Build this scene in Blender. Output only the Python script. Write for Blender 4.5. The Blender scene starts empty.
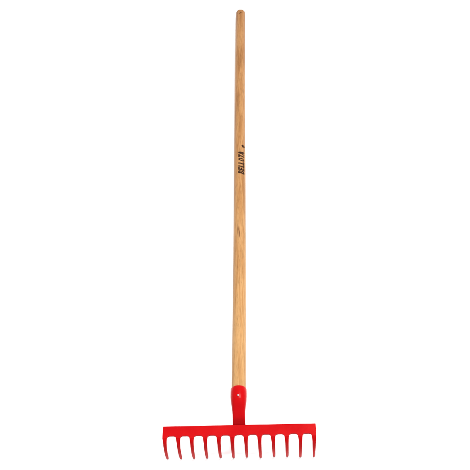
import bpy, bmesh, math, random
from mathutils import Vector, Matrix

# ------------------------------------------------------------------ camera
scene = bpy.context.scene
C = scene.collection
cam_d = bpy.data.cameras.new("camera")
cam = bpy.data.objects.new("camera", cam_d)
C.objects.link(cam)
scene.camera = cam
PITCH, YAW, ROLL, FPX = 0.88710, -0.06680, -0.08120, 1009.2
fwd = Vector((math.sin(YAW) * math.cos(PITCH), math.cos(YAW) * math.cos(PITCH), -math.sin(PITCH)))
rgt = Vector((math.cos(YAW), -math.sin(YAW), 0))
upv = rgt.cross(fwd)
r2 = rgt * math.cos(ROLL) + upv * math.sin(ROLL)
u2 = -rgt * math.sin(ROLL) + upv * math.cos(ROLL)
cam.matrix_world = Matrix(((r2.x, u2.x, -fwd.x, 0.0864), (r2.y, u2.y, -fwd.y, -0.9582),
                           (r2.z, u2.z, -fwd.z, 1.8377), (0, 0, 0, 1)))
cam_d.sensor_width = 36
cam_d.lens = 36 * FPX / 470
cam_d.clip_start = 0.05
cam_d.clip_end = 100

# ------------------------------------------------------------------ studio light
world = bpy.data.worlds.new("World")
scene.world = world
world.use_nodes = True
bg = world.node_tree.nodes["Background"]
bg.inputs[0].default_value = (1.0, 1.0, 1.0, 1)
bg.inputs[1].default_value = 0.76


def softbox(name, loc, target, size, power, col):
    l = bpy.data.lights.new(name, 'AREA')
    l.shape = 'RECTANGLE'
    l.size, l.size_y = size
    l.energy = power
    l.color = col
    o = bpy.data.objects.new(name, l)
    o.location = loc
    o.rotation_euler = (Vector(target) - Vector(loc)).to_track_quat('-Z', 'Y').to_euler()
    C.objects.link(o)


softbox("studio_softbox", (0.72, 0.55, 2.55), (0, 0.40, 0), (0.9, 0.9), 104, (1.0, 0.97, 0.93))

scene.view_settings.view_transform = 'Standard'
scene.view_settings.look = 'None'
scene.view_settings.exposure = 0.9
scene.view_settings.gamma = 1.0
scene.view_settings.use_curve_mapping = False

# ------------------------------------------------------------------ dimensions (metres)
W, H, BW, TY = 0.3001, 0.0692, 0.0212, -0.0392   # bar width, bar height, bar depth, tine tip y
BT = 0.0042                                        # bar thickness
LEN, HR, TAPER = 1.34, 0.0146, 0.94                # handle end, radius, taper
RISE = 0.0162
A0 = Vector((0, 0.05, H + RISE))
A1 = Vector((0, LEN, HR * TAPER + 0.0005))
AX = (A1 - A0).normalized()
AN = Vector((1, 0, 0)).cross(AX).normalized()
ALEN = (A1 - A0).length


def on_handle(s, ang, lift=0.0):
    """point on the handle: s metres from A0 along the axis, ang from its top towards +x"""
    r = HR * (1 + (TAPER - 1) * max(0, s) / ALEN) + lift
    return A0 + AX * s + (Vector((1, 0, 0)) * math.sin(ang) + AN * math.cos(ang)) * r


# ------------------------------------------------------------------ materials
def mat(name):
    m = bpy.data.materials.new(name)
    m.use_nodes = True
    nt = m.node_tree
    return m, nt, nt.nodes["Principled BSDF"]


def nd(nt, t, **kw):
    n = nt.nodes.new(t)
    for k, v in kw.items():
        if k.startswith("i_"):
            key = k[2:]
            n.inputs[int(key) if key.isdigit() else key.replace("_", " ")].default_value = v
        else:
            setattr(n, k, v)
    return n


def math_n(nt, op, a, b=None, c=None, clamp=False):
    n = nt.nodes.new("ShaderNodeMath")
    n.operation = op
    n.use_clamp = clamp
    for i, v in enumerate((a, b, c)):
        if v is None:
            continue
        if isinstance(v, (int, float)):
            n.inputs[i].default_value = v
        else:
            nt.links.new(v, n.inputs[i])
    return n.outputs[0]


def mix_c(nt, fac, a, b, blend='MIX'):
    n = nt.nodes.new("ShaderNodeMix")
    n.data_type = 'RGBA'
    n.blend_type = blend
    for sock, v in ((n.inputs[0], fac), (n.inputs[6], a), (n.inputs[7], b)):
        if isinstance(v, (int, float)):
            sock.default_value = v
        elif isinstance(v, tuple):
            sock.default_value = v
        else:
            nt.links.new(v, sock)
    return n.outputs[2]


def ramp(nt, fac, stops):
    n = nt.nodes.new("ShaderNodeValToRGB")
    e = n.color_ramp.elements
    while len(e) < len(stops):
        e.new(0.5)
    for el, (p, c) in zip(e, stops):
        el.position = p
        el.color = c
    nt.links.new(fac, n.inputs[0])
    return n.outputs[0]


def g(v):
    return (v, v, v, 1)


# ground: clean white studio sweep
m_white, nt, b = mat("white_studio_floor")
tc = nd(nt, "ShaderNodeTexCoord")
nz = nd(nt, "ShaderNodeTexNoise", i_Scale=3.0, i_Detail=3.0)
nt.links.new(tc.outputs["Object"], nz.inputs["Vector"])
nt.links.new(ramp(nt, nz.outputs[0], [(0.3, g(0.93)), (0.7, g(0.95))]), b.inputs["Base Color"])
b.inputs["Roughness"].default_value = 0.9
b.inputs["Specular IOR Level"].default_value = 0.1

# red enamel paint
m_red, nt, b = mat("red_enamel_paint")
tc = nd(nt, "ShaderNodeTexCoord")
nz = nd(nt, "ShaderNodeTexNoise", i_Scale=22.0, i_Detail=4.0)
nt.links.new(tc.outputs["Object"], nz.inputs["Vector"])
nt.links.new(ramp(nt, nz.outputs[0], [(0.3, (0.192, 0.0010, 0.0020, 1)), (0.7, (0.222, 0.0015, 0.0020, 1))]), b.inputs["Base Color"])
geo = nd(nt, "ShaderNodeSeparateXYZ")
nt.links.new(tc.outputs["Object"], geo.inputs[0])
wn = nd(nt, "ShaderNodeTexNoise", i_Scale=260.0, i_Detail=4.0)
nt.links.new(tc.outputs["Object"], wn.inputs["Vector"])
wz = math_n(nt, 'ADD', math_n(nt, 'DIVIDE', geo.outputs[2], 0.007), math_n(nt, 'MULTIPLY_ADD', wn.outputs[0], 2.4, -1.2))
worn = math_n(nt, 'MULTIPLY', math_n(nt, 'MULTIPLY_ADD', wz, -2.0, 1.6, True), 0.75)
paint_link = b.inputs["Base Color"].links[0].from_socket
nt.links.new(mix_c(nt, worn, paint_link, (0.045, 0.020, 0.020, 1)), b.inputs["Base Color"])   # paint rubbed off the tips
nz2 = nd(nt, "ShaderNodeTexNoise", i_Scale=140.0, i_Detail=2.0)
nt.links.new(tc.outputs["Object"], nz2.inputs["Vector"])
bp = nd(nt, "ShaderNodeBump", i_Strength=0.12, i_Distance=0.001)
nt.links.new(nz2.outputs[0], bp.inputs["Height"])
nt.links.new(bp.outputs[0], b.inputs["Normal"])
nt.links.new(ramp(nt, nz.outputs[0], [(0.3, g(0.20)), (0.7, g(0.30))]), b.inputs["Roughness"])
b.inputs["Specular IOR Level"].default_value = 0.03

# bright zinc rivet
m_zinc, nt, b = mat("bright_zinc")
b.inputs["Base Color"].default_value = (0.30, 0.20, 0.20, 1)
b.inputs["Metallic"].default_value = 1.0
b.inputs["Roughness"].default_value = 0.35

# branded lettering burnt into the wood
m_burn, nt, b = mat("burnt_brand")
tc = nd(nt, "ShaderNodeTexCoord")
nz = nd(nt, "ShaderNodeTexNoise", i_Scale=160.0, i_Detail=3.0)
nt.links.new(tc.outputs["Object"], nz.inputs["Vector"])
nt.links.new(ramp(nt, nz.outputs[0], [(0.3, (0.010, 0.004, 0.002, 1)), (0.62, (0.016, 0.0065, 0.003, 1)), (0.8, (0.035, 0.015, 0.006, 1))]), b.inputs["Base Color"])
b.inputs["Roughness"].default_value = 0.7
b.inputs["Specular IOR Level"].default_value = 0.04

# lacquered ash / beech handle
m_wood, nt, b = mat("lacquered_wood")
tc = nd(nt, "ShaderNodeTexCoord")
sep = nd(nt, "ShaderNodeSeparateXYZ")
nt.links.new(tc.outputs["Object"], sep.inputs[0])


def wood_noise(scale, detail, rough=0.5, dist=0.0):
    mp = nd(nt, "ShaderNodeMapping")
    mp.inputs["Scale"].default_value = scale
    nt.links.new(tc.outputs["Object"], mp.inputs["Vector"])
    n = nd(nt, "ShaderNodeTexNoise", i_Scale=1.0, i_Detail=detail, i_Roughness=rough, i_Distortion=dist)
    nt.links.new(mp.outputs[0], n.inputs["Vector"])
    return n.outputs[0]


broad = wood_noise((150, 1.5, 150), 4.0, 0.55, 0.5)       # broad growth rings running along the shaft
fibre = wood_noise((1100, 11, 1100), 5.0, 0.65)           # fine fibres and pores
patch = wood_noise((18, 2.2, 18), 2.0)                 # slow change of tone along the length
base = ramp(nt, broad, [(0.32, (0.165, 0.082, 0.029, 1)), (0.45, (0.205, 0.108, 0.041, 1)), (0.57, (0.240, 0.140, 0.060, 1)), (0.70, (0.190, 0.097, 0.036, 1))])
# base colour runs from pale straw near the head to a browner tone at the far end
tone = math_n(nt, 'MULTIPLY_ADD', sep.outputs[1], 0.68, -0.02, True)
tone = math_n(nt, 'ADD', tone, math_n(nt, 'MULTIPLY_ADD', patch, 0.7, -0.35), None, True)
tint = ramp(nt, tone, [(0.0, (0.98, 0.97, 0.94, 1)), (0.45, (0.83, 0.76, 0.71, 1)), (1.0, (0.74, 0.62, 0.56, 1))])
base = mix_c(nt, 1.0, base, tint, 'MULTIPLY')
fib = ramp(nt, fibre, [(0.36, g(0.50)), (0.47, g(0.95)), (0.7, g(1.06))])
base = mix_c(nt, 0.75, base, fib, 'MULTIPLY')
b.inputs["Roughness"].default_value = 0.42
b.inputs["Specular IOR Level"].default_value = 0.06
bp = nd(nt, "ShaderNodeBump", i_Strength=0.10, i_Distance=0.0006)
nt.links.new(fibre, bp.inputs["Height"])
nt.links.new(bp.outputs[0], b.inputs["Normal"])
for (ky, kx, hl, hw, st) in ((0.492, -0.0026, 0.027, 0.0012, 0.80), (0.478, 0.0008, 0.013, 0.0012, 0.80),
                             (0.482, -0.0008, 0.022, 0.0036, 0.22), (0.93, -0.004, 0.05, 0.003, 0.30),
                             (1.12, 0.002, 0.06, 0.0022, 0.25)):
    wob = math_n(nt, 'MULTIPLY_ADD', fibre, 0.0022, -0.0011)
    wob2 = math_n(nt, 'MULTIPLY_ADD', broad, 0.004, -0.002)
    dx = math_n(nt, 'ADD', math_n(nt, 'SUBTRACT', sep.outputs[0], kx), math_n(nt, 'ADD', wob, wob2))
    dx = math_n(nt, 'DIVIDE', dx, hw)
    dy = math_n(nt, 'DIVIDE', math_n(nt, 'SUBTRACT', sep.outputs[1], ky), hl)
    d = math_n(nt, 'SQRT', math_n(nt, 'ADD', math_n(nt, 'POWER', dx, 2.0), math_n(nt, 'POWER', dy, 2.0)))
    k = math_n(nt, 'MULTIPLY', math_n(nt, 'MULTIPLY_ADD', d, -2.6, 2.6, True), st)
    base = mix_c(nt, k, base, (0.05, 0.018, 0.007, 1))
nt.links.new(base, b.inputs["Base Color"])


# ------------------------------------------------------------------ mesh helpers
def obj(name, bm, m, parent=None, smooth=True, bevel=0.0):
    bmesh.ops.recalc_face_normals(bm, faces=bm.faces)
    me = bpy.data.meshes.new(name)
    bm.to_mesh(me)
    bm.free()
    me.materials.append(m)
    for p in me.polygons:
        p.use_smooth = smooth
    o = bpy.data.objects.new(name, me)
    C.objects.link(o)
    if parent:
        o.parent = parent
    if bevel:
        md = o.modifiers.new("bevel", 'BEVEL')
        md.width = bevel
        md.segments = 3
        md.limit_method = 'ANGLE'
        md.angle_limit = math.radians(40)
    return o


def loft(bm, rings, cap0=True, cap1=True):
    vs = [[bm.verts.new(p) for p in r] for r in rings]
    n = len(vs[0])
    for a, c in zip(vs, vs[1:]):
        for i in range(n):
            bm.faces.new((a[i], a[(i + 1) % n], c[(i + 1) % n], c[i]))
    if cap0:
        bm.faces.new(vs[0][::-1])
    if cap1:
        bm.faces.new(vs[-1])
    return vs


# ------------------------------------------------------------------ setting
bm = bmesh.new()
bmesh.ops.create_grid(bm, x_segments=2, y_segments=2, size=8)
gr = obj("ground", bm, m_white, None, False)
gr['kind'] = 'structure'
gr['label'] = 'plain white studio surface under the rake'

# ------------------------------------------------------------------ the rake
rake = bpy.data.objects.new("garden_rake", None)
rake.location = (0, 0, 0)
rake.empty_display_size = 0.1
C.objects.link(rake)
rake['label'] = 'red twelve-tined garden rake with a long pale wooden handle on a plain white surface'
rake['category'] = 'rake'

# handle: a turned, slightly tapered shaft with a domed end and a small drilled hole
bm = bmesh.new()
rings = []
NS = 48
st = [i * 0.02 for i in range(0, int(ALEN / 0.02))]
st = [s for s in st if s < ALEN - 0.012]
dome = 0.0105
prof = [(s, 1.0) for s in st]
for k in range(0, 11):
    t = k / 10 * math.pi / 2
    prof.append((ALEN - dome + dome * math.sin(t), max(0.02, math.cos(t)) ** 0.75))
rnd = random.Random(4)
for s, f in prof:
    r = HR * (1 + (TAPER - 1) * max(0, s) / ALEN) * f
    bow = Vector((0.0006 * math.sin(s * 5.1), 0, 0))
    c = A0 + AX * s + bow
    rings.append([c + (Vector((1, 0, 0)) * math.sin(a) + AN * math.cos(a)) * r for a in (2 * math.pi * i / NS for i in range(NS))])
loft(bm, rings)
handle = obj("handle", bm, m_wood, rake)
# the drilled hanging hole
hs = ALEN - 0.0235
cb = bmesh.new()
loft(cb, [[A0 + AX * (hs + 0.0023 * math.sin(a) + 0.0034 * math.cos(a)) + Vector((1, 0, 0)) * (0.0040 * math.cos(a) + 0.0004) + AN * z
           for a in (2 * math.pi * i / 20 for i in range(20))] for z in (0.002, 0.03)])
cut = obj("hole_cutter", cb, m_burn)
md = handle.modifiers.new("hole", 'BOOLEAN')
md.operation = 'DIFFERENCE'
md.solver = 'EXACT'
md.object = cut
dg = bpy.context.evaluated_depsgraph_get()
me2 = bpy.data.meshes.new_from_object(handle.evaluated_get(dg))
handle.modifiers.clear()
handle.data = me2
for p in me2.polygons:
    p.use_smooth = True
bpy.data.objects.remove(cut)
md = handle.modifiers.new("edge", 'EDGE_SPLIT')
md.split_angle = math.radians(50)

# lettering wrapped round the shaft (reads from the head towards the far end)
TXT_S0, TXT_S1 = 0.622, 0.699
TXT_A0, TXT_A1 = math.radians(53), math.radians(-12)   # baseline, cap line


def brand(bm, poly, s0, s1, lift=0.00018):
    """quad in letter space (u along the word 0..1 of s0..s1, v 0 baseline .. 1 cap line), finely divided and wrapped"""
    n, k = 8, 5
    a, b_, c, d = [Vector((*p, 0)) for p in poly]
    grid = []
    for i in range(n + 1):
        row = []
        for j in range(k + 1):
            p = a.lerp(b_, i / n).lerp(d.lerp(c, i / n), j / k)
            ang = TXT_A0 + (TXT_A1 - TXT_A0) * p.y
            s = s0 + (s1 - s0) * p.x
            q = on_handle(s, ang, lift) + Vector((0.0006 * math.sin(s * 5.1), 0, 0))
            row.append(bm.verts.new(q))
        grid.append(row)
    for i in range(n):
        for j in range(k):
            bm.faces.new((grid[i][j], grid[i + 1][j], grid[i + 1][j + 1], grid[i][j + 1]))


def seg(p, q, w):
    """stroke with ends cut level (horizontal strokes get vertical ends)"""
    (x0, y0), (x1, y1) = p, q
    if abs(y1 - y0) >= abs(x1 - x0) * 0.6:
        return [(x0 - w / 2, y0), (x0 + w / 2, y0), (x1 + w / 2, y1), (x1 - w / 2, y1)]
    h = w * 0.62
    return [(x0, y0 - h / 2), (x1, y1 - h / 2), (x1, y1 + h / 2), (x0, y0 + h / 2)]


SW = 0.36
hb = SW * 0.30
GL = {
    'B': [seg((.15, 0), (.15, 1), SW), seg((.34, hb), (.62, hb), SW), seg((.34, .53), (.58, .53), SW), seg((.34, 1 - hb), (.62, 1 - hb), SW),
          [(.52, .58), (.82, .58), (.80, .95), (.52, .95)], [(.55, .05), (.83, .05), (.90, .48), (.55, .48)]],
    'E': [seg((.15, 0), (.15, 1), SW), seg((.34, hb), (.82, hb), SW), seg((.34, .52), (.72, .52), SW), seg((.34, 1 - hb), (.82, 1 - hb), SW)],
    'L': [seg((.15, 0), (.15, 1), SW), seg((.34, hb), (.80, hb), SW)],
    'T': [seg((.44, 0), (.44, .852), SW), seg((.02, 1 - hb), (.88, 1 - hb), SW)],
    'A': [seg((.12, 0), (.40, 1), SW * .9), seg((.84, 0), (.54, 1), SW), seg((.30, .30), (.68, .30), SW * .8)],
}
ring = []
for i in range(20):
    t0, t1 = 2 * math.pi * i / 20, 2 * math.pi * (i + 1) / 20

    def o_pt(t, k):
        sg = lambda v, e: math.copysign(abs(v) ** e, v)
        return (.48 + (.45 - .29 * k) * sg(math.cos(t), 1.0), .5 + (.5 - .20 * k) * sg(math.sin(t), 1.0))
    ring.append([o_pt(t0, 1), o_pt(t1, 1), o_pt(t1, 0), o_pt(t0, 0)])
GL['O'] = ring

bm = bmesh.new()
ADV = {'B': 1.02, 'E': .98, 'L': .90, 'O': 1.10, 'T': .92, 'A': 1.0}
word = "BELLOTA"
total = sum(ADV[c] for c in word)
x = 0.0
for ch in word:
    for n_, poly in enumerate(GL[ch]):
        pp = [((x + px + 0.22 * (py - 0.5)) / total, py) for px, py in poly]
        brand(bm, pp, TXT_S0, TXT_S1, 0.00015 + (0.00002 * n_ if ch != 'O' else 0))
    x += ADV[ch]
obj("lettering", bm, m_burn, handle)

# small acorn emblem after the word
bm = bmesh.new()
ES, EA = 0.719, math.radians(37)


def emblem(poly):
    vs = [bm.verts.new(on_handle(ES + u * 0.0062, EA - v * 0.0052 / HR, 0.00018) + Vector((0.0006 * math.sin(ES * 5.1), 0, 0))) for u, v in poly]
    bm.faces.new(vs)


emblem([(.66 * math.cos(t), -.08 + .95 * math.sin(t)) for t in (math.pi * (1 + i / 12) for i in range(13))])     # nut
emblem([(.84, .02), (.80, .30), (.52, .56), (.12, .66), (.16, .98), (-.06, 1.0), (-.08, .66), (-.52, .56), (-.80, .30), (-.84, .02)])   # cap and stalk
obj("emblem", bm, m_burn, handle)

# crossbar: forged flat bar whose front edge runs out into the tine roots with small fillets
NT = 12
half = W / 2 - 0.0046
xs = [-half + 2 * half * i / (NT - 1) for i in range(NT)]
RW = 0.0046          # half width of a tine root
STUB = 0.0056
pts = [(-W / 2, 0.0), (-W / 2, -BW - STUB)]
FR = 0.0052
for i, cx in enumerate(xs):
    if i > 0:
        for k in range(6):
            t = k / 5 * math.pi / 2
            pts.append((cx - RW - FR + FR * math.sin(t), -BW - FR + FR * math.cos(t)))
        pts.append((cx - RW, -BW - STUB))
    pts.append((cx + RW, -BW - STUB)) if i < NT - 1 else pts.append((W / 2, -BW - STUB))
    if i < NT - 1:
        for k in range(6):
            t = (1 - k / 5) * math.pi / 2
            pts.append((cx + RW + FR - FR * math.sin(t), -BW - FR + FR * math.cos(t)))
pts.append((W / 2, 0.0))
bm = bmesh.new()
loft(bm, [[Vector((x, y, H - BT)) for x, y in pts], [Vector((x, y, H)) for x, y in pts]])
bar = obj("crossbar", bm, m_red, rake, False, 0.0007)

# tines: bend forward out of the bar, sweep down and taper to blunt tips
rnd = random.Random(11)


def bez(p, t):
    a, b_, c, d = p
    return a * (1 - t) ** 3 + b_ * 3 * t * (1 - t) ** 2 + c * 3 * t * t * (1 - t) + d * t ** 3


for i, cx in enumerate(xs):
    bm = bmesh.new()
    jx, jy = rnd.uniform(-.0007, .0007), rnd.uniform(-.0012, .0012)
    y0 = -BW - STUB + 0.0022
    P = [Vector((0, y0, H - BT / 2)), Vector((0, y0 - 0.010, H - BT / 2 - 0.001)), Vector((jx * .5, TY - 0.006 + jy * .6, 0.040)), Vector((jx, TY + 0.003 + jy, 0.0))]
    rings = []
    n = 26
    for k in range(n + 1):
        t = k / n
        c = bez(P, t)
        c2 = bez(P, min(1, t + .01)) - bez(P, max(0, t - .01))
        tan = c2.normalized()
        nrm = Vector((1, 0, 0)).cross(tan).normalized()
        tip = 1.0 if t < .93 else math.sqrt(max(0.06, 1 - ((t - .93) / .07) ** 2 * .94))
        hw = (0.00475 + (0.0026 - 0.00475) * t ** .65) * tip
        ht = (BT / 2 + 0.00006 + (0.0017 - BT / 2) * t) * tip
        ring_ = []
        for q in range(20):
            a = 2 * math.pi * q / 20
            sx = math.copysign(abs(math.cos(a)) ** .55, math.cos(a))
            sy = math.copysign(abs(math.sin(a)) ** .55, math.sin(a))
            ring_.append(Vector((cx, 0, 0)) + c + Vector((1, 0, 0)) * sx * hw + nrm * sy * ht)
        rings.append(ring_)
    loft(bm, rings)
    obj("tine", bm, m_red, rake)

# socket: flat neck stepping up from behind the bar, opening into a tube round the handle
bm = bmesh.new()
rings = []
SOCK_S = 0.020       # rim position along the handle axis from A0
# (y, z bottom, z top, half width, squareness)
KEYS = [(0.0004, H - .0046, H - .0006, .0127, .30), (0.0035, H - .0042, H + .0042, .0126, .33), (0.0085, H - .0032, H + .0112, .0125, .40),
        (0.0165, H - .0018, H + .0172, .0126, .50), (0.026, H - .0010, H + .0228, .0133, .65), (0.035, H - .0006, H + .0282, .0146, .85),
        (0.043, H - .0004, H + .0315, .0157, .97)]



def ring_yz(y, zb, zt, hw, e):
    zc, hh = (zb + zt) / 2, (zt - zb) / 2
    out = []
    for q in range(48):
        a = 2 * math.pi * q / 48
        sx = math.copysign(abs(math.sin(a)) ** e, math.sin(a))
        sz = math.copysign(abs(math.cos(a)) ** e, math.cos(a))
        out.append(Vector((hw * sx, y, zc + hh * sz)))
    return out


def catmull(vals, t):
    n = len(vals) - 1
    i = min(int(t), n - 1)
    f = t - i
    p = [vals[max(0, min(n, i + k))] for k in (-1, 0, 1, 2)]
    return 0.5 * (2 * p[1] + (p[2] - p[0]) * f + (2 * p[0] - 5 * p[1] + 4 * p[2] - p[3]) * f * f + (3 * p[1] - p[0] - 3 * p[2] + p[3]) * f ** 3)


for k in range(31):
    t = k / 30 * (len(KEYS) - 1)
    rings.append(ring_yz(*[catmull([K[j] for K in KEYS], t) for j in range(5)]))
for s in (0.002, 0.010, SOCK_S - 0.0012, SOCK_S - 0.0003):
    r = HR + 0.0018
    if s > SOCK_S - 0.0005:
        r -= 0.0005
    rings.append([A0 + AX * s + (Vector((1, 0, 0)) * math.sin(a) + AN * math.cos(a)) * r for a in (2 * math.pi * q / 48 for q in range(48))])
for s, r in ((SOCK_S, HR + 0.0012), (SOCK_S - 0.0002, HR + 0.0002), (SOCK_S - 0.006, HR + 0.0001)):
    rings.append([A0 + AX * s + (Vector((1, 0, 0)) * math.sin(a) + AN * math.cos(a)) * r for a in (2 * math.pi * q / 48 for q in range(48))])
loft(bm, rings, True, False)
socket = obj("socket", bm, m_red, rake)

# rivet pinning the socket to the handle
bm = bmesh.new()
rs, ra = -0.003, math.radians(-2)
c0 = on_handle(rs, ra, 0.0017)
nn = (Vector((1, 0, 0)) * math.sin(ra) + AN * math.cos(ra))
tx = AX.cross(nn)
rings = []
for k in range(7):
    t = k / 6 * math.pi / 2
    rr = 0.0021 * math.cos(t) + 0.0001
    rings.append([c0 + nn * (0.0010 * math.sin(t)) + (tx * math.cos(a) + AX * math.sin(a)) * rr for a in (2 * math.pi * q / 20 for q in range(20))])
loft(bm, rings)
obj("rivet", bm, m_zinc, socket)
